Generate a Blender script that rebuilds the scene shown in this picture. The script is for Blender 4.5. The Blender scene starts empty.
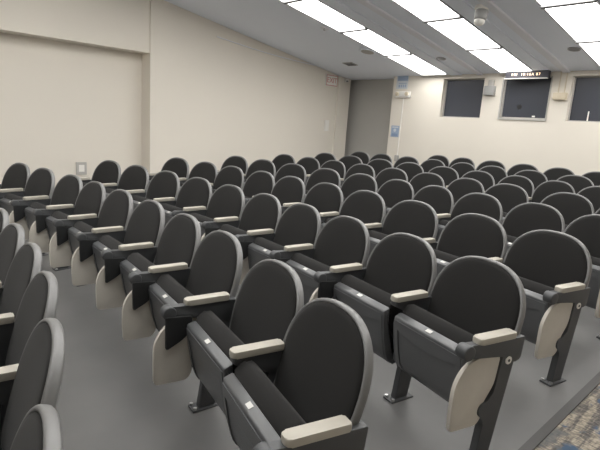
import bpy, bmesh, math
from mathutils import Vector, Matrix

COL = bpy.context.scene.collection
SC = bpy.context.scene
PI = math.pi

# ------------------------------------------------------------------ materials
def mat(name, color, rough=0.6, metal=0.0, spec=0.5, noise=0.0, nscale=40.0, bump=0.0, bscale=300.0, sheen=0.0, coat=0.0):
    m = bpy.data.materials.new(name)
    m.use_nodes = True
    nt = m.node_tree
    b = nt.nodes['Principled BSDF']
    b.inputs['Base Color'].default_value = (*color, 1)
    b.inputs['Roughness'].default_value = rough
    b.inputs['Metallic'].default_value = metal
    b.inputs['Specular IOR Level'].default_value = spec
    if sheen:
        b.inputs['Sheen Weight'].default_value = sheen
        b.inputs['Sheen Roughness'].default_value = 0.5
    tc = nt.nodes.new('ShaderNodeTexCoord')
    if noise:
        n = nt.nodes.new('ShaderNodeTexNoise')
        n.inputs['Scale'].default_value = nscale
        n.inputs['Detail'].default_value = 4
        nt.links.new(tc.outputs['Object'], n.inputs['Vector'])
        r = nt.nodes.new('ShaderNodeMapRange')
        r.inputs['To Min'].default_value = 1 - noise
        r.inputs['To Max'].default_value = 1 + noise
        nt.links.new(n.outputs['Fac'], r.inputs['Value'])
        mx = nt.nodes.new('ShaderNodeVectorMath')
        mx.operation = 'SCALE'
        mx.inputs[0].default_value = color
        nt.links.new(r.outputs['Result'], mx.inputs['Scale'])
        nt.links.new(mx.outputs['Vector'], b.inputs['Base Color'])
    if bump:
        n2 = nt.nodes.new('ShaderNodeTexNoise')
        n2.inputs['Scale'].default_value = bscale
        n2.inputs['Detail'].default_value = 3
        nt.links.new(tc.outputs['Object'], n2.inputs['Vector'])
        bp = nt.nodes.new('ShaderNodeBump')
        bp.inputs['Strength'].default_value = bump
        bp.inputs['Distance'].default_value = 0.002
        nt.links.new(n2.outputs['Fac'], bp.inputs['Height'])
        nt.links.new(bp.outputs['Normal'], b.inputs['Normal'])
    return m

def emit(name, color, strength):
    m = bpy.data.materials.new(name)
    m.use_nodes = True
    b = m.node_tree.nodes['Principled BSDF']
    b.inputs['Base Color'].default_value = (0.8, 0.8, 0.8, 1)
    b.inputs['Emission Color'].default_value = (*color, 1)
    b.inputs['Emission Strength'].default_value = strength
    return m

M_WALL = mat('cream wall paint', (0.77, 0.725, 0.65), 0.75, spec=0.25, noise=0.02, nscale=1.5, bump=0.08, bscale=120)
M_SHADEWALL = mat('shade-darkened alcove wall', (0.50, 0.49, 0.465), 0.7, spec=0.3, noise=0.03, nscale=2)  # wall colour darkened: part of the alcove's shade is put into it
M_CEIL = mat('pale grey ceiling', (0.84, 0.88, 0.96), 0.85, spec=0.15, noise=0.015, nscale=3)
M_TRIMGREY = mat('ceiling batten grey', (0.80, 0.81, 0.86), 0.7, spec=0.2)
M_FABRIC = mat('black woven fabric', (0.0175, 0.017, 0.0167), 0.9, spec=0.15, noise=0.25, nscale=420, bump=0.25, bscale=900, sheen=0.10)
M_SHELL = mat('charcoal plastic shell', (0.19, 0.19, 0.19), 0.36, spec=0.5, noise=0.03, nscale=60)
M_PAN = mat('charcoal seat pan plastic', (0.105, 0.108, 0.112), 0.3, spec=0.6, noise=0.04, nscale=80, bump=0.1, bscale=700)
M_METAL = mat('dark grey powder coated steel', (0.068, 0.071, 0.075), 0.42, spec=0.5, noise=0.04, nscale=90)
M_BRACKET = mat('black bracket plastic', (0.022, 0.023, 0.024), 0.5, spec=0.4)
M_PAD = mat('cream armrest plastic', (0.50, 0.47, 0.41), 0.45, spec=0.4, noise=0.03, nscale=30)
M_TABLET = mat('beige tablet laminate', (0.61, 0.575, 0.515), 0.5, spec=0.35, noise=0.035, nscale=35)
M_TAG = mat('white number tag', (0.66, 0.65, 0.62), 0.4)
M_BOLT = mat('bright bolt steel', (0.6, 0.6, 0.6), 0.3, metal=0.9)
M_FRAME = mat('light fixture frame', (0.30, 0.30, 0.31), 0.5)
M_WFRAME = mat('grey window frame', (0.46, 0.445, 0.42), 0.55)
M_GLASS = mat('dark booth glass', (0.055, 0.06, 0.075), 0.22, spec=0.5)
M_BOOTH = mat('dark booth interior', (0.05, 0.05, 0.055), 0.8)
M_WHITE = mat('white plastic', (0.84, 0.82, 0.78), 0.45)
M_BOXGREY = mat('grey box plastic', (0.33, 0.33, 0.325), 0.5)
M_CREAMBOX = mat('cream box plastic', (0.66, 0.58, 0.44), 0.5)
M_BLACK = mat('black plastic', (0.02, 0.02, 0.022), 0.4)
M_DARKGREY = mat('dark grey plastic', (0.12, 0.12, 0.135), 0.4)
M_SIGN = mat('sign housing black', (0.035, 0.034, 0.045), 0.5)
M_BLUE = mat('blue sign print', (0.34, 0.43, 0.58), 0.5)
M_DEEPBLUE = mat('deep blue sign print', (0.24, 0.32, 0.48), 0.5)
M_PAPER = mat('pale sign paper', (0.62, 0.66, 0.70), 0.6)
M_RED = mat('red sign letters', (0.62, 0.27, 0.25), 0.5)
M_LIGHT = emit('lit troffer diffuser', (1.0, 0.982, 0.945), 6.5)
M_LED = emit('orange led digits', (1.0, 0.58, 0.28), 1.9)
M_STRIP = mat('dark floor edge strip', (0.065, 0.063, 0.062), 0.5, noise=0.06, nscale=20)

def floor_mat():
    m = bpy.data.materials.new('grey sheet vinyl')
    m.use_nodes = True
    nt = m.node_tree
    b = nt.nodes['Principled BSDF']
    tc = nt.nodes.new('ShaderNodeTexCoord')
    n = nt.nodes.new('ShaderNodeTexNoise'); n.inputs['Scale'].default_value = 2.2; n.inputs['Detail'].default_value = 6
    nt.links.new(tc.outputs['Object'], n.inputs['Vector'])
    r = nt.nodes.new('ShaderNodeValToRGB')
    r.color_ramp.elements[0].position = 0.3; r.color_ramp.elements[0].color = (0.150, 0.149, 0.150, 1)
    r.color_ramp.elements[1].position = 0.7; r.color_ramp.elements[1].color = (0.185, 0.182, 0.180, 1)
    nt.links.new(n.outputs['Fac'], r.inputs['Fac'])
    # scattered pale scuffs and specks
    s = nt.nodes.new('ShaderNodeTexVoronoi'); s.inputs['Scale'].default_value = 5.5
    nt.links.new(tc.outputs['Object'], s.inputs['Vector'])
    lt = nt.nodes.new('ShaderNodeMath'); lt.operation = 'LESS_THAN'; lt.inputs[1].default_value = 0.028
    nt.links.new(s.outputs['Distance'], lt.inputs[0])
    mul = nt.nodes.new('ShaderNodeMath'); mul.operation = 'MULTIPLY'; mul.inputs[1].default_value = 0.22
    nt.links.new(lt.outputs[0], mul.inputs[0])
    mix = nt.nodes.new('ShaderNodeMix'); mix.data_type = 'RGBA'
    nt.links.new(mul.outputs[0], mix.inputs[0])
    nt.links.new(r.outputs['Color'], mix.inputs[6])
    mix.inputs[7].default_value = (0.45, 0.44, 0.42, 1)
    nt.links.new(mix.outputs[2], b.inputs['Base Color'])
    b.inputs['Roughness'].default_value = 0.42
    b.inputs['Specular IOR Level'].default_value = 0.4
    return m

def carpet_mat():
    m = bpy.data.materials.new('blue and beige patterned carpet')
    m.use_nodes = True
    nt = m.node_tree
    b = nt.nodes['Principled BSDF']
    L = nt.links.new
    tc = nt.nodes.new('ShaderNodeTexCoord')
    def noise(scale, vec_scale, detail=3):
        mp = nt.nodes.new('ShaderNodeMapping'); mp.inputs['Scale'].default_value = vec_scale
        L(tc.outputs['Object'], mp.inputs['Vector'])
        n = nt.nodes.new('ShaderNodeTexNoise'); n.inputs['Scale'].default_value = scale; n.inputs['Detail'].default_value = detail
        L(mp.outputs['Vector'], n.inputs['Vector']); return n
    def ramp(src, p0, c0, p1, c1):
        r = nt.nodes.new('ShaderNodeValToRGB')
        r.color_ramp.elements[0].position = p0; r.color_ramp.elements[0].color = (*c0, 1)
        r.color_ramp.elements[1].position = p1; r.color_ramp.elements[1].color = (*c1, 1)
        L(src, r.inputs['Fac']); return r
    base = ramp(noise(9, (5.5, 0.9, 1), 4).outputs['Fac'], 0.42, (0.17, 0.16, 0.155), 0.58, (0.40, 0.36, 0.30))
    fine = ramp(noise(30, (1.0, 3.2, 1), 2).outputs['Fac'], 0.42, (0.62, 0.62, 0.62), 0.6, (1.15, 1.12, 1.08))
    mul = nt.nodes.new('ShaderNodeMix'); mul.data_type = 'RGBA'; mul.blend_type = 'MULTIPLY'; mul.inputs[0].default_value = 1
    L(base.outputs['Color'], mul.inputs[6]); L(fine.outputs['Color'], mul.inputs[7])
    bl = ramp(noise(6.5, (1.3, 1.0, 1), 3).outputs['Fac'], 0.56, (0, 0, 0), 0.62, (1, 1, 1))
    mx = nt.nodes.new('ShaderNodeMix'); mx.data_type = 'RGBA'
    L(bl.outputs['Color'], mx.inputs[0]); L(mul.outputs[2], mx.inputs[6]); mx.inputs[7].default_value = (0.085, 0.125, 0.19, 1)
    gr = ramp(noise(5.0, (1.0, 1.6, 1), 3).outputs['Fac'], 0.57, (0, 0, 0), 0.63, (0.8, 0.8, 0.8))
    mx2 = nt.nodes.new('ShaderNodeMix'); mx2.data_type = 'RGBA'
    L(gr.outputs['Color'], mx2.inputs[0]); L(mx.outputs[2], mx2.inputs[6]); mx2.inputs[7].default_value = (0.15, 0.155, 0.16, 1)
    L(mx2.outputs[2], b.inputs['Base Color'])
    b.inputs['Roughness'].default_value = 0.95
    b.inputs['Specular IOR Level'].default_value = 0.1
    return m

M_FLOOR = floor_mat()
M_CARPET = carpet_mat()

# ------------------------------------------------------------------ helpers
def new_mesh(name, bm, m, smooth=None):
    bmesh.ops.recalc_face_normals(bm, faces=bm.faces)
    me = bpy.data.meshes.new(name)
    bm.to_mesh(me); bm.free()
    me.materials.append(m)
    if smooth is not None:
        for p in me.polygons: p.use_smooth = True
        me.set_sharp_from_angle(angle=math.radians(smooth))
    return me

def obj(name, bm, m, parent=None, smooth=None):
    o = bpy.data.objects.new(name, new_mesh(name, bm, m, smooth))
    COL.objects.link(o)
    if parent: o.parent = parent
    return o

def empty(name, loc, rz=0.0):
    o = bpy.data.objects.new(name, None)
    COL.objects.link(o)
    o.location = loc; o.rotation_euler = (0, 0, rz)
    o.empty_display_size = 0.1
    return o

def tag(o, label=None, cat=None, group=None, kind=None):
    if label: o['label'] = label
    if cat: o['category'] = cat
    if group: o['group'] = group
    if kind: o['kind'] = kind
    return o

def add_box(bm, x0, x1, y0, y1, z0, z1, bev=0.0, seg=2):
    r = bmesh.ops.create_cube(bm, size=1.0)
    vs = r['verts']
    for v in vs:
        v.co.x = x0 + (v.co.x + 0.5) * (x1 - x0)
        v.co.y = y0 + (v.co.y + 0.5) * (y1 - y0)
        v.co.z = z0 + (v.co.z + 0.5) * (z1 - z0)
    if bev:
        es = list({e for v in vs for e in v.link_edges})
        bmesh.ops.bevel(bm, geom=es, offset=bev, segments=seg, affect='EDGES', profile=0.5)
    return bm

def box(x0, x1, y0, y1, z0, z1, bev=0.0, seg=2):
    return add_box(bmesh.new(), x0, x1, y0, y1, z0, z1, bev, seg)

def add_prism(bm, pts, x0, x1, bev=0.0, seg=2, axis='X'):
    """Extrude a (y, z) outline between x0 and x1 (axis X), or an (x, z) one along Y, or an (x, y) one along Z."""
    def P(a, b, c):
        return (c, a, b) if axis == 'X' else ((a, c, b) if axis == 'Y' else (a, b, c))
    A = [bm.verts.new(P(a, b, x0)) for a, b in pts]
    B = [bm.verts.new(P(a, b, x1)) for a, b in pts]
    fa = bm.faces.new(A); fb = bm.faces.new(list(reversed(B)))
    n = len(pts)
    for i in range(n):
        bm.faces.new((A[i], A[(i + 1) % n], B[(i + 1) % n], B[i]))
    if bev:
        es = list(fa.edges) + list(fb.edges)
        bmesh.ops.bevel(bm, geom=es, offset=bev, segments=seg, affect='EDGES', profile=0.5)
    return bm

def prism(pts, x0, x1, bev=0.0, seg=2, axis='X'):
    return add_prism(bmesh.new(), pts, x0, x1, bev, seg, axis)

def add_cyl(bm, c, r, depth, axis='Z', seg=20, r2=None, bev=0.0):
    M = Matrix.Translation(c)
    if axis == 'X': M = M @ Matrix.Rotation(PI / 2, 4, 'Y')
    if axis == 'Y': M = M @ Matrix.Rotation(PI / 2, 4, 'X')
    res = bmesh.ops.create_cone(bm, cap_ends=True, segments=seg, radius1=r, radius2=r if r2 is None else r2, depth=depth, matrix=M)
    if bev:
        es = [e for e in {e for v in res['verts'] for e in v.link_edges} if any(len(f.verts) > 4 for f in e.link_faces)]
        bmesh.ops.bevel(bm, geom=es, offset=bev, segments=2, affect='EDGES', profile=0.5)
    return bm

def round_poly(pts, rad, seg=4):
    """Round the corners of a 2D polygon; rad is one radius or one per corner."""
    out = []
    n = len(pts)
    for i, p in enumerate(pts):
        r = rad[i] if isinstance(rad, (list, tuple)) else rad
        p = Vector(p); a = Vector(pts[i - 1]); b = Vector(pts[(i + 1) % n])
        if r <= 0:
            out.append(tuple(p)); continue
        da = (a - p); db = (b - p)
        r = min(r, da.length * 0.45, db.length * 0.45)
        pa = p + da.normalized() * r; pb = p + db.normalized() * r
        for k in range(seg + 1):
            t = k / seg
            q = pa * (1 - t) ** 2 + p * 2 * t * (1 - t) + pb * t ** 2
            out.append((q.x, q.y))
    return out

def tube(points, r, seg=8):
    bm = bmesh.new()
    pts = [Vector(p) for p in points]
    rings = []
    for i, p in enumerate(pts):
        d = (pts[min(i + 1, len(pts) - 1)] - pts[max(i - 1, 0)]).normalized()
        up = Vector((0, 0, 1)) if abs(d.z) < 0.9 else Vector((1, 0, 0))
        a = d.cross(up).normalized(); b = a.cross(d).normalized()
        rings.append([bm.verts.new(p + a * (r * math.cos(2 * PI * k / seg)) + b * (r * math.sin(2 * PI * k / seg))) for k in range(seg)])
    for A, B in zip(rings, rings[1:]):
        for k in range(seg):
            bm.faces.new((A[k], A[(k + 1) % seg], B[(k + 1) % seg], B[k]))
    bm.faces.new(rings[0]); bm.faces.new(list(reversed(rings[-1])))
    return bm

def text_bm(s, size, extrude=0.001, spacing=1.0):
    cu = bpy.data.curves.new('writing', 'FONT')
    cu.body = s; cu.size = size; cu.extrude = extrude; cu.align_x = 'CENTER'; cu.align_y = 'CENTER'; cu.space_character = spacing
    t = bpy.data.objects.new('writing', cu)
    COL.objects.link(t)
    dg = bpy.context.evaluated_depsgraph_get(); dg.update()
    me = bpy.data.meshes.new_from_object(t.evaluated_get(dg))
    bpy.data.objects.remove(t); bpy.data.curves.remove(cu)
    bm = bmesh.new(); bm.from_mesh(me); bpy.data.meshes.remove(me)
    return bm

def struct(name, bm, m, smooth=None):
    return tag(obj(name, bm, m, smooth=smooth), kind='structure')

# ------------------------------------------------------------------ room
RC = Vector((-3.852, -9.0646))          # centre that all the seat rows curve around
R1, DR, SLOPE = 10.7176, 0.97469, 0.03423
PHI0 = math.radians(0.565)

def floor_z(x, y):
    r = math.hypot(x - RC.x, y - RC.y)
    return max((r - R1 + 0.20) / DR * SLOPE, -0.13)

XW, YB = -8.2, 8.75                      # left wall plane, booth wall plane
XR, YF = 2.6, -5.5
CZ, CS, YFLAT = 2.64, 0.165, 1.5
def ceil_z(y):
    return CZ - CS * (max(y, YFLAT) - YB)

def sheet(x0, x1, y0, y1, nx, ny, dz=0.0, thick=0.0):
    bm = bmesh.new()
    g = [[bm.verts.new((x0 + (x1 - x0) * i / nx, y0 + (y1 - y0) * j / ny, 0)) for j in range(ny + 1)] for i in range(nx + 1)]
    for col in g:
        for v in col: v.co.z = floor_z(v.co.x, v.co.y) + dz
    for i in range(nx):
        for j in range(ny):
            bm.faces.new((g[i][j], g[i + 1][j], g[i + 1][j + 1], g[i][j + 1]))
    if thick:
        r = bmesh.ops.extrude_face_region(bm, geom=list(bm.faces))
        for v in [q for q in r['geom'] if isinstance(q, bmesh.types.BMVert)]: v.co.z -= thick
    return bm

XE = -0.775                              # edge between vinyl and aisle carpet
struct('floor', sheet(-8.9, XE + 0.03, YF, 9.6, 40, 80, 0.0, 0.06), M_FLOOR, 30)
struct('floor_aisle', sheet(XE + 0.055, XR, YF, YB + 0.1, 16, 80, 0.0, 0.06), M_CARPET, 30)
struct('trim_1', sheet(XE + 0.020, XE + 0.066, YF, YB, 1, 80, 0.008, 0.03), M_STRIP, 30)

# ceiling: flat over the stage, sloping down to the booth
bm = bmesh.new()
prof = [(YF - 0.1, ceil_z(YF)), (YFLAT, ceil_z(YFLAT)), (YB, CZ), (9.6, CZ)]
add_prism(bm, prof + [(9.6, CZ + 0.25), (YFLAT, ceil_z(YFLAT) + 0.25), (YF - 0.1, ceil_z(YF) + 0.25)], -8.95, XR + 0.1)
struct('ceiling', bm, M_CEIL)

# left wall with the deep recess at its front end
struct('wall_left', box(XW - 0.5, XW, 3.9, 8.93, -0.1, 3.6), M_WALL)
struct('wall_left_recess', box(-8.75, -8.54, YF, 3.9, -0.2, 4.2), M_WALL)
struct('wall_left_bulkhead', box(-8.6, XW - 0.03, YF, 3.9, 2.515, 4.2), M_WALL)
bm = bmesh.new()
add_box(bm, XW - 0.02, XW + 0.035, 8.54, 8.945, 0.0, 2.66, 0.004)
struct('trim_2', bm, M_WALL)
# alcove beside the booth
struct('wall_alcove_back', box(-8.95, -6.6, 9.17, 9.35, 0.0, 2.9), M_SHADEWALL)
struct('wall_alcove_left', box(-8.95, -8.8, 8.9, 9.45, 0.0, 2.9), M_SHADEWALL)
struct('wall_right', box(XR, XR + 0.1, YF, YB + 0.3, -0.2, 4.2), M_WALL)
struct('wall_front', box(-8.9, XR + 0.1, YF - 0.1, YF, -0.2, 4.2), M_WALL)

# booth wall with three window openings
WIN = [(-5.52, -4.665, 1.835, 2.565), (-4.275, -3.47, 1.86, 2.565), (-3.15, -2.30, 1.845, 2.565)]
XB0 = -6.74
bm = bmesh.new()
xs = [XB0] + [v for w in WIN for v in (w[0], w[1])] + [XR + 0.1]
T = 0.16
for i in range(0, len(xs), 2):
    add_box(bm, xs[i], xs[i + 1], YB, YB + T, 0.0, 2.9)
for x0, x1, z0, z1 in WIN:
    add_box(bm, x0, x1, YB, YB + T, 0.0, z0)
    add_box(bm, x0, x1, YB, YB + T, z1, 2.9)
add_box(bm, XB0, XB0 + 0.14, YB + T, 9.5, 0.0, 2.9)
struct('wall_back', bm, M_WALL)
struct('wall_booth_inside', box(XB0 + 0.14, XR + 0.1, 9.45, 9.5, 0.0, 2.9), M_BOOTH)
for i, (x0, x1, z0, z1) in enumerate(WIN):
    fr = bmesh.new()
    f = 0.018
    yo = YB + (0.125 if i != 1 else 0.05)
    add_box(fr, x0, x0 + f, yo - 0.03, yo + 0.02, z0, z1)
    add_box(fr, x1 - f, x1, yo - 0.03, yo + 0.02, z0, z1)
    add_box(fr, x0, x1, yo - 0.03, yo + 0.02, z0, z0 + f)
    add_box(fr, x0, x1, yo - 0.03, yo + 0.02, z1 - f, z1)
    if i == 1:
        # face trim standing proud of the wall
        add_box(fr, x0 - 0.03, x0, YB - 0.015, YB + 0.01, z0 - 0.03, z1)
        add_box(fr, x1, x1 + 0.014, YB - 0.015, YB + 0.01, z0 - 0.03, z1)
        add_box(fr, x0 - 0.03, x1 + 0.014, YB - 0.02, YB + 0.01, z0 - 0.03, z0)
    w = struct('window_%d' % (i + 1), fr, M_WFRAME)
    obj('glass_pane', box(x0 + f * 0.5, x1 - f * 0.5, yo - 0.004, yo + 0.004, z0 + f * 0.5, z1 - f * 0.5), M_GLASS, w)
    if i == 1:
        b = bmesh.new(); add_cyl(b, ((x0 + x1) / 2 - 0.09, yo - 0.008, z0 + 0.2), 0.042, 0.012, 'Y', 20)
        obj('speaking_hole', b, M_BLACK, w)
        obj('pale_block', box(x1 - 0.245, x1 - 0.20, yo - 0.022, yo - 0.002, z0 + 0.03, z0 + 0.055), M_WHITE, w)  # small white block low on the pane
    if i == 2:
        obj('pale_bar', box(x0 + 0.285, x0 + 0.30, yo - 0.022, yo - 0.002, z0 + 0.02, z0 + 0.17), M_WHITE, w)  # thin white upright bar low on the pane

# long battens along the ceiling, right of the light strips
def batten(x0, x1, th, y0=YFLAT + 0.05, y1=YB - 0.02):
    bm = bmesh.new()
    z0, z1 = ceil_z(y0), ceil_z(y1)
    add_prism(bm, [(y0, z0 + 0.01), (y1, z1 + 0.01), (y1, z1 - th), (y0, z0 - th)], x0, x1, 0.006, 1)
    return bm
for n, (x0, x1) in enumerate([(-4.82, -4.70), (-3.31, -3.19), (-1.68, -1.56)]):
    struct('trim_%d' % (n + 3), batten(x0, x1, 0.03), M_TRIMGREY)
for n, x1 in enumerate([-5.395, -3.755, -2.12]):
    struct('trim_%d' % (n + 6), batten(x1 + 0.03, x1 + 0.27, 0.022), M_CEIL)

# ------------------------------------------------------------------ ceiling lights
def make_light():
    r = empty('ceiling_light', (0, 0, 0))
    fr = bmesh.new()
    hw, hl = 0.295, 0.617
    add_box(fr, -hw, -hw + 0.02, -hl, hl, -0.012, 0.02)
    add_box(fr, hw - 0.02, hw, -hl, hl, -0.012, 0.02)
    add_box(fr, -hw, hw, -hl, -hl + 0.020, -0.034, 0.02)
    add_box(fr, -hw, hw, hl - 0.020, hl, -0.034, 0.02)
    obj('frame', fr, M_FRAME, r)
    obj('diffuser', box(-hw + 0.016, hw - 0.016, -hl + 0.018, hl - 0.018, -0.017, 0.01, 0.005, 1), M_LIGHT, r)
    return r

ORD = ['first', 'second', 'third', 'fourth', 'fifth', 'sixth', 'seventh', 'eighth', 'ninth', 'tenth', 'eleventh', 'twelfth']
STRIPX = [(-5.685, 'left light strip'), (-4.045, 'middle light strip'), (-2.415, 'right light strip in view'), (-0.785, 'light strip above the aisle')]
lamp0 = make_light()
used = False
tilt = -math.atan(CS)
for sx, sname in STRIPX:
    for n in range(9):
        yc = 8.03 - 1.236 * n
        if sx > -1 and n > 6: continue
        if not used:
            r = lamp0; used = True
        else:
            r = lamp0.copy(); COL.objects.link(r)
            for c in lamp0.children:
                d = c.copy(); COL.objects.link(d); d.parent = r
        ang = tilt if yc - 0.62 > YFLAT else (0 if yc + 0.3 < YFLAT else tilt)
        r.location = (sx, yc, ceil_z(yc) - 0.004)
        r.rotation_euler = (ang, 0, 0)
        tag(r, 'lit white ceiling panel, %s from the booth end of the %s' % (ORD[n], sname), 'ceiling light', 'recessed light panels in strips')

# ------------------------------------------------------------------ auditorium chair
HT = 0.852
def back_y(z):                            # front plane of the leaning backrest
    return 0.002 + (HT - z) * 0.30

def back_outline():
    half = []
    a, b, n, zc = 0.279, 0.265, 2.4, 0.595
    for i in range(15):
        t = (PI / 2) * i / 14
        x = a * (math.sin(t) ** (2 / n)); z = zc + b * (math.cos(t) ** (2 / n) if math.cos(t) > 1e-9 else 0)
        half.append((x, z))
    half += [(0.276, 0.55), (0.267, 0.49), (0.254, 0.435), (0.240, 0.398), (0.222, 0.376), (0.190, 0.366), (0.12, 0.362), (0.06, 0.360)]
    pts = half + [(0.0, 0.360)] + [(-x, z) for x, z in reversed(half[1:])]
    return pts

def ring_shell(rings, cap_start=True, cap_end=True, zc=0.59, wrap=0.25):
    """rings: (inset in metres, depth backwards); every ring follows the backrest outline."""
    bm = bmesh.new()
    base = back_outline()
    N = len(base)
    # inward normals
    nor = []
    for i in range(N):
        p = Vector(base[i - 1]); q = Vector(base[(i + 1) % N])
        d = (q - p).normalized()
        nn = Vector((-d.y, d.x))
        c = Vector((0, zc)) - Vector(base[i])
        if nn.dot(c) < 0: nn = -nn
        nor.append(nn)
    loops = []
    for inset, dep in rings:
        lp = []
        for (x, z), nn in zip(base, nor):
            if inset < 0.06:
                X, Z = x + nn.x * inset, z + nn.y * inset
            else:
                s = 1 - inset / 0.25
                X, Z = x * s, zc + (z - zc) * s
            lp.append(bm.verts.new((X, back_y(Z) - dep + wrap * X * X, Z - dep * 0.24)))
        loops.append(lp)
    for A, B in zip(loops, loops[1:]):
        for i in range(N):
            bm.faces.new((A[i], A[(i + 1) % N], B[(i + 1) % N], B[i]))
    if cap_start: bm.faces.new(loops[0])
    if cap_end: bm.faces.new(list(reversed(loops[-1])))
    return bm

def make_chair(left_end=False):
    """One tip-up chair, seat folded; origin on the floor under the top of the backrest, facing +Y, arm on its own left."""
    P = {}
    root = empty('auditorium_chair', (0, 0, 0))
    # --- backrest: plastic shell with a thick lit rim, upholstered insert
    sh = ring_shell([(0.14, 0.010), (0.028, 0.010), (0.0175, 0.006), (0.0145, 0.001), (0.010, -0.001), (0.004, 0.001), (0.0005, 0.006), (0.0, 0.012), (0.001, 0.027), (0.007, 0.034), (0.02, 0.038), (0.055, 0.044), (0.10, 0.048), (0.18, 0.052)])
    P['backrest'] = obj('backrest', sh, M_SHELL, root, 55)
    cu = ring_shell([(0.20, 0.02), (0.0165, 0.012), (0.0155, 0.003), (0.019, -0.003), (0.034, -0.007), (0.055, -0.010), (0.11, -0.014), (0.17, -0.016), (0.22, -0.017)])
    P['cushion'] = obj('back_cushion', cu, M_FABRIC, P['backrest'], 60)
    # --- folded seat
    W = 0.236
    pan = round_poly([(0.374, 0.513), (0.366, 0.440), (0.348, 0.330), (0.325, 0.245), (0.292, 0.196), (0.245, 0.180), (0.205, 0.200), (0.215, 0.225), (0.262, 0.235), (0.285, 0.270), (0.310, 0.345), (0.333, 0.480), (0.330, 0.530)],
                     [0.012, 0.03, 0.03, 0.03, 0.02, 0.02, 0.01, 0.0, 0.02, 0.02, 0.03, 0.03, 0.006], 3)
    bm = prism(pan, -W, W, 0.014, 2)
    # raised moulding round the sunken underside panel
    def face_y(z):
        prof = [(0.180, 0.262), (0.196, 0.292), (0.245, 0.325), (0.330, 0.348), (0.440, 0.366), (0.513, 0.374)]
        for (z0, y0), (z1, y1) in zip(prof, prof[1:]):
            if z <= z1: return y0 + (y1 - y0) * (z - z0) / (z1 - z0)
        return prof[-1][1]
    zs = [0.222, 0.250, 0.29, 0.33, 0.385, 0.43]
    outer, inner = [], []
    for z in zs:
        outer.append((-W + 0.012, z)); inner.append((-W + 0.040, z))
    for i in range(9):
        t = i / 8
        outer.append((-W + 0.012 + (2 * W - 0.024) * t, 0.496))
        inner.append((-W + 0.040 + (2 * W - 0.080) * t, 0.450 - 0.028 * (1 - (2 * t - 1) ** 2)))
    for z in reversed(zs):
        outer.append((W - 0.012, z)); inner.append((W - 0.040, z))
    rails = []
    for path, dy in ((outer, -0.004), (outer, 0.004), (inner, 0.006), (inner, -0.004)):
        rails.append([bm.verts.new((x, face_y(z) + dy, z)) for x, z in path])
    for q in range(4):
        A_, B_ = rails[q], rails[(q + 1) % 4]
        for i in range(len(A_) - 1):
            bm.faces.new((A_[i], A_[i + 1], B_[i + 1], B_[i]))
    bm.faces.new([r_[0] for r_ in rails]); bm.faces.new([r_[-1] for r_ in reversed(rails)])
    P['pan'] = obj('seat_pan', bm, M_PAN, root, 40)
    cus = round_poly([(0.330, 0.531), (0.300, 0.562), (0.268, 0.575), (0.232, 0.552), (0.165, 0.390), (0.150, 0.300), (0.180, 0.225), (0.245, 0.228), (0.285, 0.270), (0.310, 0.347), (0.332, 0.480)],
                     [0.008, 0.02, 0.03, 0.04, 0.05, 0.04, 0.03, 0.02, 0.0, 0.0, 0.0], 4)
    P['seat'] = obj('seat_cushion', prism(cus, -W + 0.006, W - 0.006, 0.02, 3), M_FABRIC, root, 50)
    # number tag on the light front lip of the seat
    bm = bmesh.new(); add_box(bm, -0.018, 0.018, -0.0105, 0.0105, 0.0, 0.002, 0.0006, 1)
    bmesh.ops.transform(bm, matrix=Matrix.Translation((0.0, 0.352, 0.5225)) @ Matrix.Rotation(math.radians(-21), 4, 'X'), verts=bm.verts)
    P['tag'] = obj('number_tag', bm, M_TAG, P['pan'])
    # --- arm standard, modelled at x = 0 and moved to its side
    arm = []
    pad = round_poly([(-0.0275, 0.125), (0.0275, 0.125), (0.0275, 0.358), (-0.0275, 0.358)], [0.008, 0.008, 0.02, 0.02], 4)
    bm = prism(pad, 0.584, 0.613, 0.006, 2, axis='Z')
    arm.append(obj('armrest', bm, M_PAD, root, 40))
    sup = round_poly([(0.078, 0.582), (0.090, 0.468), (0.135, 0.462), (0.210, 0.503), (0.300, 0.515), (0.435, 0.530), (0.452, 0.562), (0.432, 0.590), (0.370, 0.586)],
                     [0.01, 0.02, 0.01, 0.03, 0.0, 0.01, 0.01, 0.01, 0.02], 3)
    s = obj('arm_support', prism(sup, -0.021, 0.021, 0.005, 2), M_METAL, root, 40)
    arm.append(s)
    bm = bmesh.new(); add_cyl(bm, (0, 0.440, 0.558), 0.034, 0.058, 'X', 24, bev=0.006)
    P['knob'] = obj('pivot_knob', bm, M_METAL, s, 50)
    bm = bmesh.new()
    post = round_poly([(0.098, 0.510), (0.190, 0.510), (0.208, 0.36), (0.222, 0.305), (0.292, 0.284), (0.300, 0.240), (0.250, 0.200), (0.278, 0.0), (0.186, 0.0)],
                      [0.0, 0.0, 0.02, 0.03, 0.02, 0.02, 0.02, 0.0, 0.0], 3)
    add_prism(bm, post, -0.019, 0.019, 0.004, 1)
    pst = obj('post', bm, M_METAL, root, 40)
    arm.append(pst)
    bm = bmesh.new(); add_cyl(bm, (-0.021, 0.150, 0.480), 0.019, 0.006, 'X', 20)
    P['cap'] = [obj('bolt_cover', bm, M_WHITE, pst, 40)]
    bm = bmesh.new(); add_cyl(bm, (-0.0245, 0.150, 0.480), 0.007, 0.003, 'X', 14)
    P['cap'].append(obj('bolt_socket', bm, M_METAL, pst, 40))
    bm2 = bmesh.new(); add_box(bm2, -0.038, 0.038, 0.155, 0.315, -0.004, 0.008, 0.003, 1)
    P['foot'] = obj('foot_plate', bm2, M_METAL, pst, 30)
    P['bolts'] = []
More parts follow.
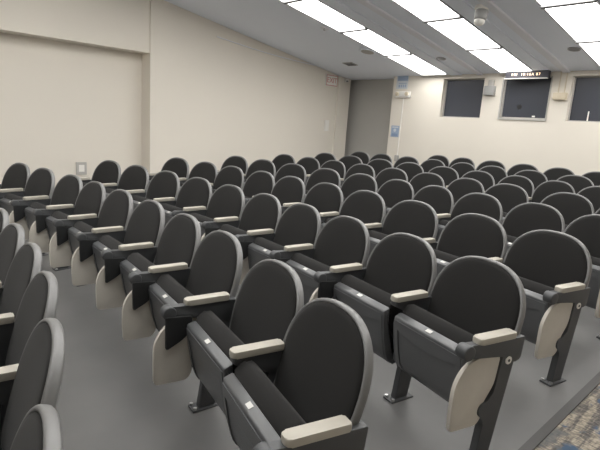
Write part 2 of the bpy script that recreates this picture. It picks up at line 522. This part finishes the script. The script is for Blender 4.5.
    for bx, by in ((-0.026, 0.300), (0.026, 0.300), (0.026, 0.168)):
        bm = bmesh.new(); add_cyl(bm, (bx, by, 0.012), 0.010, 0.012, 'Z', 6)
        P['bolts'].append(obj('bolt', bm, M_BOLT, pst, 30))
    tab = round_poly([(0.245, 0.508), (0.355, 0.522), (0.455, 0.500), (0.510, 0.415), (0.514, 0.310), (0.508, 0.190), (0.352, 0.184), (0.330, 0.200), (0.312, 0.235), (0.326, 0.272), (0.300, 0.315), (0.262, 0.370)],
                     [0.02, 0.05, 0.07, 0.06, 0.05, 0.018, 0.03, 0.03, 0.02, 0.02, 0.02, 0.03], 4)
    arm.append(obj('writing_tablet', prism(tab, -0.012, 0.008, 0.003, 2), M_TABLET, root, 40))
    gus = round_poly([(0.462, 0.545), (0.330, 0.535), (0.325, 0.470), (0.370, 0.420), (0.458, 0.375)], [0.01, 0.0, 0.03, 0.05, 0.01], 4)
    g = obj('tablet_bracket', prism(gus, -0.034, -0.016, 0.003, 1), M_BRACKET, root, 40)
    arm.append(g)
    # plain support for the arms that carry no tablet
    pl = round_poly([(0.078, 0.582), (0.090, 0.468), (0.135, 0.462), (0.210, 0.500), (0.300, 0.535), (0.352, 0.560), (0.352, 0.586)],
                    [0.01, 0.02, 0.01, 0.03, 0.0, 0.01, 0.008], 3)
    P['plain'] = new_mesh('arm_support_plain', prism(pl, -0.021, 0.021, 0.005, 2), M_METAL, 40)
    return root, P, arm

proto, PP, ARM = make_chair()

SEATS = {
    0: [(4, 0.150, 0.005), (5, 0.680, 0.005), (6, 1.179, 0.020), (7, 1.700, 0.028), (8, 2.237, 0.012), (9, 2.787, -0.005)],
    1: [(0, -2.458, 0.003), (1, -1.914, 0.004), (2, -1.292, 0.003), (3, -0.771, -0.004), (4, -0.226, -0.006), (5, 0.350, -0.003), (6, 0.928, 0.004), (7, 1.478, 0.009), (8, 2.094, 0.020), (9, 2.640, -0.003)],
    2: [(0, -2.427, 0.003), (1, -1.842, 0.002), (2, -1.226, 0.002), (3, -0.624, 0.001), (4, -0.056, -0.002), (5, 0.508, -0.005), (6, 1.035, -0.005), (7, 1.562, -0.003), (8, 2.124, 0.014), (9, 2.677, 0.028)],
    3: [(0, -2.503, 0.004), (1, -1.903, 0.001), (2, -1.379, 0.001), (3, -0.813, 0.002), (4, -0.305, -0.000), (5, 0.262, -0.001), (6, 0.818, -0.001), (7, 1.403, 0.001), (8, 2.027, 0.007), (9, 2.616, 0.017)],
    4: [(0, -2.494, 0.002), (1, -1.928, 0.001), (2, -1.337, 0.001), (3, -0.724, 0.000), (4, -0.127, -0.000), (5, 0.427, -0.001), (6, 0.938, -0.001), (7, 1.475, -0.001), (8, 2.054, 0.002), (9, 2.614, 0.000)],
    5: [(0, -2.517, 0.000), (1, -1.999, 0.000), (2, -1.488, 0.000), (3, -0.950, -0.000), (4, -0.397, 0.000), (5, 0.173, 0.000), (6, 0.735, -0.000), (7, 1.263, -0.000), (8, 1.944, 0.002), (9, 2.504, 0.000)],
    6: [(0, -2.538, 0.000), (1, -1.989, 0.000), (2, -1.380, 0.000), (3, -0.813, 0.000), (4, -0.218, 0.001), (5, 0.345, 0.000), (6, 0.904, 0.001), (7, 1.422, 0.000), (8, 1.932, -0.000)],
    7: [(0, -2.587, -0.000), (1, -2.091, -0.000), (2, -1.533, -0.000), (3, -1.019, -0.000), (4, -0.463, 0.000), (5, 0.053, 0.000), (6, 0.655, 0.000), (7, 1.289, 0.000), (8, 1.859, 0.000)],
    8: [(2, -1.529, -0.000), (3, -1.021, -0.000), (4, -0.457, -0.000), (5, 0.120, -0.000), (6, 0.699, -0.000), (7, 1.271, -0.001)],
}
ROWNAME = ['front row', 'second row', 'third row', 'fourth row', 'fifth row', 'sixth row', 'seventh row', 'eighth row', 'last row by the booth wall']
def chair_label(k, j, idx):
    if k == 0:
        return ['black folding chair seen edge-on at the bottom left corner, nearest in the front row',
                'black folding chair in the front row, second from the bottom left corner',
                'black folding chair in the front row, third from the bottom left corner',
                'black folding chair in the front row, fourth from the bottom left corner',
                'black folding chair in the front row, fifth from the bottom left corner',
                'black folding chair in the front row, sixth from the bottom left corner'][9 - j]
    if k == 8:
        if idx == 0: return 'black padded chair, leftmost of the last row by the booth wall'
        return 'black padded chair, %s from the left in the last row by the booth wall' % ORD[idx]
    if j == 9 and k == 1: return 'large black folding chair nearest the viewer, aisle end of the second row'
    if j == 9 and k in (2, 3): return 'black folding chair with beige tablet at the aisle end of the %s' % ROWNAME[k]
    if j == 0: return 'black padded folding chair at the left wall end of the %s' % ROWNAME[k]
    return 'black padded folding chair, %s from the left wall end of the %s' % (ORD[j], ROWNAME[k])

first = True
for k in sorted(SEATS):
    row = SEATS[k]
    for idx, (j, s, dr) in enumerate(row):
        R0 = R1 + (k - 1) * DR
        phi = PHI0 + s / R0
        r = R0 + dr
        nxt = row[idx + 1][1] if idx + 1 < len(row) else s + 0.56
        prv = row[idx - 1][1] if idx > 0 else s - 0.56
        last = idx + 1 == len(row)
        gap = (nxt - s) / 2
        w = min(max(((nxt if not last else s + 0.58) - prv) / 2, 0.53), 0.585) / 0.56
        if first:
            root, m = proto, {o: o for o in [proto] + list(proto.children_recursive)}
            first = False
        else:
            root = proto.copy(); COL.objects.link(root)
            m = {proto: root}
            for c in proto.children:
                if c in ARM[-1:] and last: continue
                plain = j == 8 and k in (1, 2, 3)
                if plain and c in ARM[3:]: continue
                d = c.copy(); COL.objects.link(d); d.parent = root; m[c] = d
                if plain and c == ARM[1]: d.data = PP['plain']
                for g in c.children:
                    if k > 4 and g in PP['bolts']: continue
                    if (not last and g in PP['cap']) or (plain and g == PP['knob']): continue
                    e = g.copy(); COL.objects.link(e); e.parent = d; m[g] = e
        x, y = RC.x + r * math.sin(phi), RC.y + r * math.cos(phi)
        fx, fy = x - 0.2 * math.sin(phi), y - 0.2 * math.cos(phi)
        root.location = (x, y, floor_z(fx, fy))
        root.rotation_euler = (0, 0, PI - phi + (math.radians(3) if k == 0 else 0))
        tag(root, chair_label(k, j, idx), 'chair', 'black folding chairs of the ' + ROWNAME[k])
        for key in ('backrest', 'pan', 'seat'): m[PP[key]].scale.x = w
        for a in ARM:
            if a in m: m[a].location.x = -gap
        if last and k > 0:
            m[ARM[3]].location.y = -0.05
            m[ARM[1]].location.y = -0.025
        if (k, j) in ((1, 8), (1, 9)):
            root.location.z -= 0.010 if j == 8 else 0.014
            for a in ARM:
                if a in m: m[a].location.z = -0.008 if j == 8 else -0.026
        if idx == 0 and k > 0:             # the wall end of a row has an arm of its own
            for a in ARM[:-1]:
                d = a.copy(); COL.objects.link(d); d.parent = root; d.location.x = 0.29
                for g in a.children:
                    e = g.copy(); COL.objects.link(e); e.parent = d

# ------------------------------------------------------------------ things on the walls and ceiling
# clock sign with orange lit digits over the middle window
r = tag(empty('led_sign', (-3.835, 8.60, 2.588)), 'dark sign with orange lit letters above the middle booth window', 'sign')
obj('housing', box(-0.365, 0.365, -0.02, 0.07, -0.062, 0.055, 0.006), M_SIGN, r)
bm = text_bm('FRI  10:16A 07', 0.060, 0.0012, 1.32)
bmesh.ops.transform(bm, matrix=Matrix.Translation((-0.01, -0.0225, -0.004)) @ Matrix.Rotation(PI / 2, 4, 'X'), verts=bm.verts)
obj('lit_lettering', bm, M_LED, r)
obj('bracket', box(-0.30, 0.30, 0.06, 0.15, -0.03, -0.01), M_DARKGREY, r)
obj('bottom_rail', box(-0.365, 0.365, -0.062, -0.004, -0.080, -0.066, 0.003), M_WHITE, r)

# grey box between the first two windows
r = tag(empty('speaker_box', (-4.515, YB, 2.25)), 'grey wall box between the left and middle booth windows', 'wall box')
obj('housing', box(-0.10, 0.10, -0.09, 0.0, 0.0, 0.165, 0.012), M_BOXGREY, r, 40)
obj('mount', box(-0.05, 0.055, -0.05, 0.0, 0.165, 0.27, 0.008), M_WFRAME, r, 40)
# cream box with two conduits between the middle and right windows
r = tag(empty('junction_box', (-3.285, YB, 2.18)), 'cream wall box with two conduits between middle and right booth windows', 'wall box')
obj('housing', box(-0.105, 0.105, -0.07, 0.0, 0.0, 0.115, 0.01), M_CREAMBOX, r, 40)
for dx in (-0.045, 0.05):
    obj('conduit', tube([(dx, -0.015, 0.11), (dx, -0.015, 0.25), (dx, -0.015, 0.47)], 0.008), M_CREAMBOX, r, 60)
# blue and white notice above the emergency light
r = tag(empty('wall_sign', (-6.50, YB - 0.002, 2.38)), 'blue and white notice above the emergency light near the alcove', 'sign')
obj('board', box(-0.15, 0.135, -0.012, 0.0, 0.0, 0.30), M_PAPER, r)
obj('blue_header', box(-0.125, 0.135, -0.015, -0.011, 0.165, 0.27), M_BLUE, r)
bm = bmesh.new()
for i, (a, b) in enumerate([(-0.09, -0.05), (-0.03, 0.0), (0.02, 0.05), (0.07, 0.10)]):
    add_box(bm, a, b, -0.015, -0.011, 0.03, 0.085)
add_box(bm, -0.09, 0.11, -0.015, -0.011, 0.105, 0.118)
obj('blue_print', bm, M_BLUE, r)
# emergency light with two lamp heads and its cable
r = tag(empty('emergency_light', (-6.44, YB, 2.20)), 'white twin lamp emergency light below the blue notice', 'emergency light')
obj('housing', box(-0.175, 0.185, -0.065, 0.0, 0.0, 0.125, 0.01), M_WHITE, r, 40)
for dx in (-0.12, 0.125):
    bm = bmesh.new(); add_cyl(bm, (dx, -0.08, 0.072), 0.042, 0.04, 'Y', 20, bev=0.005)
    obj('lamp_head', bm, M_CREAMBOX, r, 40)
c = tag(obj('power_cable', tube([(-6.43, YB - 0.012, 2.21), (-6.432, YB - 0.012, 1.6), (-6.438, YB - 0.012, 1.0), (-6.44, YB - 0.012, 0.98)], 0.011), M_WHITE, smooth=60),
        'white cable running down the wall from the emergency light', 'cable')
r = tag(empty('outlet_box', (-6.44, YB, 0.86)), 'small grey outlet box at the foot of the white cable', 'outlet')
obj('housing', box(-0.045, 0.045, -0.045, 0.0, 0.0, 0.125, 0.006), M_BOXGREY, r)
obj('faceplate', box(-0.035, 0.035, -0.049, -0.044, 0.01, 0.11), M_WFRAME, r)
# small blue poster
r = tag(empty('poster', (-6.575, YB - 0.001, 1.37)), 'small blue poster by the alcove corner', 'poster')
obj('sheet', box(-0.10, 0.11, -0.006, 0.0, 0.0, 0.24), M_BLUE, r)
bm = bmesh.new()
add_box(bm, -0.075, 0.085, -0.009, -0.005, 0.195, 0.222)
add_cyl(bm, (0.0, -0.007, 0.145), 0.035, 0.004, 'Y', 16)
obj('pale_print', bm, M_PAPER, r)
obj('dark_print', box(-0.07, 0.08, -0.009, -0.005, 0.02, 0.075), M_DEEPBLUE, r)

# exit sign on the left wall
r = tag(empty('exit_sign', (XW, 8.30, 2.41)), 'small white sign with red EXIT letters on the left wall', 'sign')
obj('plate', box(0.0, 0.045, -0.185, 0.185, 0.0, 0.245, 0.006), M_WHITE, r)
bm = text_bm('EXIT', 0.165, 0.001, 0.95)
bmesh.ops.transform(bm, matrix=Matrix.Translation((0.0465, 0.0, 0.122)) @ Matrix.Rotation(PI / 2, 4, 'Z') @ Matrix.Rotation(PI / 2, 4, 'X'), verts=bm.verts)
obj('red_letters', bm, M_RED, r)
bm = bmesh.new()
for a in ((-0.18, 0.18, 0.225, 0.24), (-0.18, 0.18, 0.005, 0.02), (-0.18, -0.165, 0.005, 0.24), (0.165, 0.18, 0.005, 0.24)):
    add_box(bm, 0.044, 0.0475, *a)
obj('red_border', bm, M_RED, r)
# white plate under it
r = tag(empty('thermostat', (XW, 8.26, 1.39)), 'tall white wall plate below the exit sign', 'wall plate')
obj('housing', box(0.0, 0.03, -0.065, 0.065, 0.0, 0.25, 0.006), M_WHITE, r)
obj('cover', box(0.029, 0.036, -0.045, 0.045, 0.02, 0.23, 0.003), M_WHITE, r)
# detector high on the corner pilaster
r = tag(empty('motion_detector', (XW + 0.035, 8.76, 2.545)), 'small white detector high in the left corner by the alcove', 'detector')
obj('housing', box(0.0, 0.06, -0.06, 0.06, 0.0, 0.075, 0.015), M_WHITE, r, 50)
obj('lens', box(0.045, 0.064, -0.035, 0.035, 0.005, 0.035, 0.005), M_DARKGREY, r)
# thin cable pinned along the top of the left wall
pts = []
for i in range(13):
    t = i / 12
    pts.append((XW + 0.012, 5.2 + 2.6 * t, 2.99 - 0.19 * t - 0.035 * math.sin(t * PI)))
tag(obj('wall_cable', tube(pts, 0.009), M_TRIMGREY, smooth=60), 'thin grey cable strung along the top of the left wall', 'cable')
# outlet plate low in the recess
r = tag(empty('wall_outlet', (-8.54, 2.835, 0.42)), 'white switch in a grey frame on the recessed left wall', 'outlet')
obj('frame', box(0.0, 0.025, -0.085, 0.085, 0.0, 0.21, 0.004), M_WFRAME, r)
obj('faceplate', box(0.024, 0.032, -0.045, 0.045, 0.05, 0.165, 0.003), M_WHITE, r)

def on_ceiling(name, x, y, label, cat):
    r = tag(empty(name, (x, y, ceil_z(y))), label, cat)
    r.rotation_euler = (tilt, 0, 0)
    return r
r = on_ceiling('ceiling_vent', -7.18, 7.80, 'small dark slotted vent in the ceiling near the left wall', 'vent')
obj('frame', box(-0.13, 0.13, -0.10, 0.10, -0.012, 0.01, 0.004), M_BOXGREY, r)
for i in range(4):
    obj('slat', box(-0.105, 0.105, -0.075 + i * 0.042, -0.05 + i * 0.042, -0.018, -0.010), M_DARKGREY, r)
r = on_ceiling('speaker_grille', -6.19, 7.17, 'round white grille in the ceiling left of the light strip', 'ceiling speaker')
bm = bmesh.new(); add_cyl(bm, (0, 0, -0.008), 0.165, 0.024, 'Z', 28, bev=0.006); obj('rim', bm, M_CEIL, r, 40)
bm = bmesh.new(); add_cyl(bm, (0, 0, -0.021), 0.12, 0.008, 'Z', 28); obj('grille', bm, M_WFRAME, r, 40)
r = on_ceiling('sprinkler', -6.16, 6.0, 'flat grey sprinkler disc beside the left light strip', 'sprinkler')
bm = bmesh.new(); add_cyl(bm, (0, 0, -0.006), 0.075, 0.012, 'Z', 22); obj('escutcheon', bm, M_TRIMGREY, r, 40)
bm = bmesh.new(); add_cyl(bm, (0, 0, -0.025), 0.018, 0.034, 'Z', 12); obj('head', bm, M_FRAME, r, 40)
for nm, x, y in (('between the left and middle light strips', -5.03, 7.80), ('between the middle and right light strips', -2.83, 7.73)):
    r = on_ceiling('downlight', x, y, 'round dark unlit downlight in the ceiling ' + nm, 'downlight')
    r['group'] = 'dark round downlights'
    bm = bmesh.new(); add_cyl(bm, (0, 0, -0.004), 0.085, 0.012, 'Z', 24); obj('trim_ring', bm, M_FRAME, r, 40)
    bm = bmesh.new(); add_cyl(bm, (0, 0, -0.010), 0.066, 0.006, 'Z', 24); obj('dark_baffle', bm, M_DARKGREY, r, 40)
r = on_ceiling('security_camera', -3.37, 6.0, 'grey camera on a white mount under the ceiling by the middle light strip', 'camera')
bm = bmesh.new(); add_cyl(bm, (0, 0, -0.02), 0.085, 0.05, 'Z', 22, bev=0.01); obj('base', bm, M_WHITE, r, 50)
bm = bmesh.new(); add_cyl(bm, (0.0, 0.02, -0.10), 0.075, 0.12, 'Z', 22, r2=0.085, bev=0.015); obj('body', bm, M_BOXGREY, r, 50)
bm = bmesh.new()
bmesh.ops.create_uvsphere(bm, u_segments=20, v_segments=12, radius=0.068, matrix=Matrix.Translation((-0.01, 0.03, -0.175)) @ Matrix.Diagonal((1, 1, 0.75, 1)))
obj('dome', bm, M_WHITE, r, 60)

# ------------------------------------------------------------------ camera
cd = bpy.data.cameras.new('camera'); cam = bpy.data.objects.new('camera', cd)
COL.objects.link(cam)
fwd = Vector((-0.71639766, 0.66805163, -0.20119994))
rt = Vector((0.6702955, 0.73904481, 0.06720657))
up = Vector((-0.19359323, 0.08671678, 0.97724197))
M = Matrix((rt, up, -fwd)).transposed().to_4x4()
M.translation = (0, 0, 1.4886)
cam.matrix_world = M
cd.sensor_width = 36; cd.lens = 486.275 / 600 * 36
cd.clip_start = 0.05; cd.clip_end = 60
SC.camera = cam

w = bpy.data.worlds.new('world'); SC.world = w
w.use_nodes = True
w.node_tree.nodes['Background'].inputs[0].default_value = (0.05, 0.05, 0.055, 1)
w.node_tree.nodes['Background'].inputs[1].default_value = 0.3

SC.view_settings.view_transform = 'Standard'
SC.view_settings.look = 'None'
SC.view_settings.gamma = 1
SC.view_settings.use_curve_mapping = False
SC.view_settings.exposure = 0.34
SC.cycles.max_bounces = 8
SC.cycles.diffuse_bounces = 5
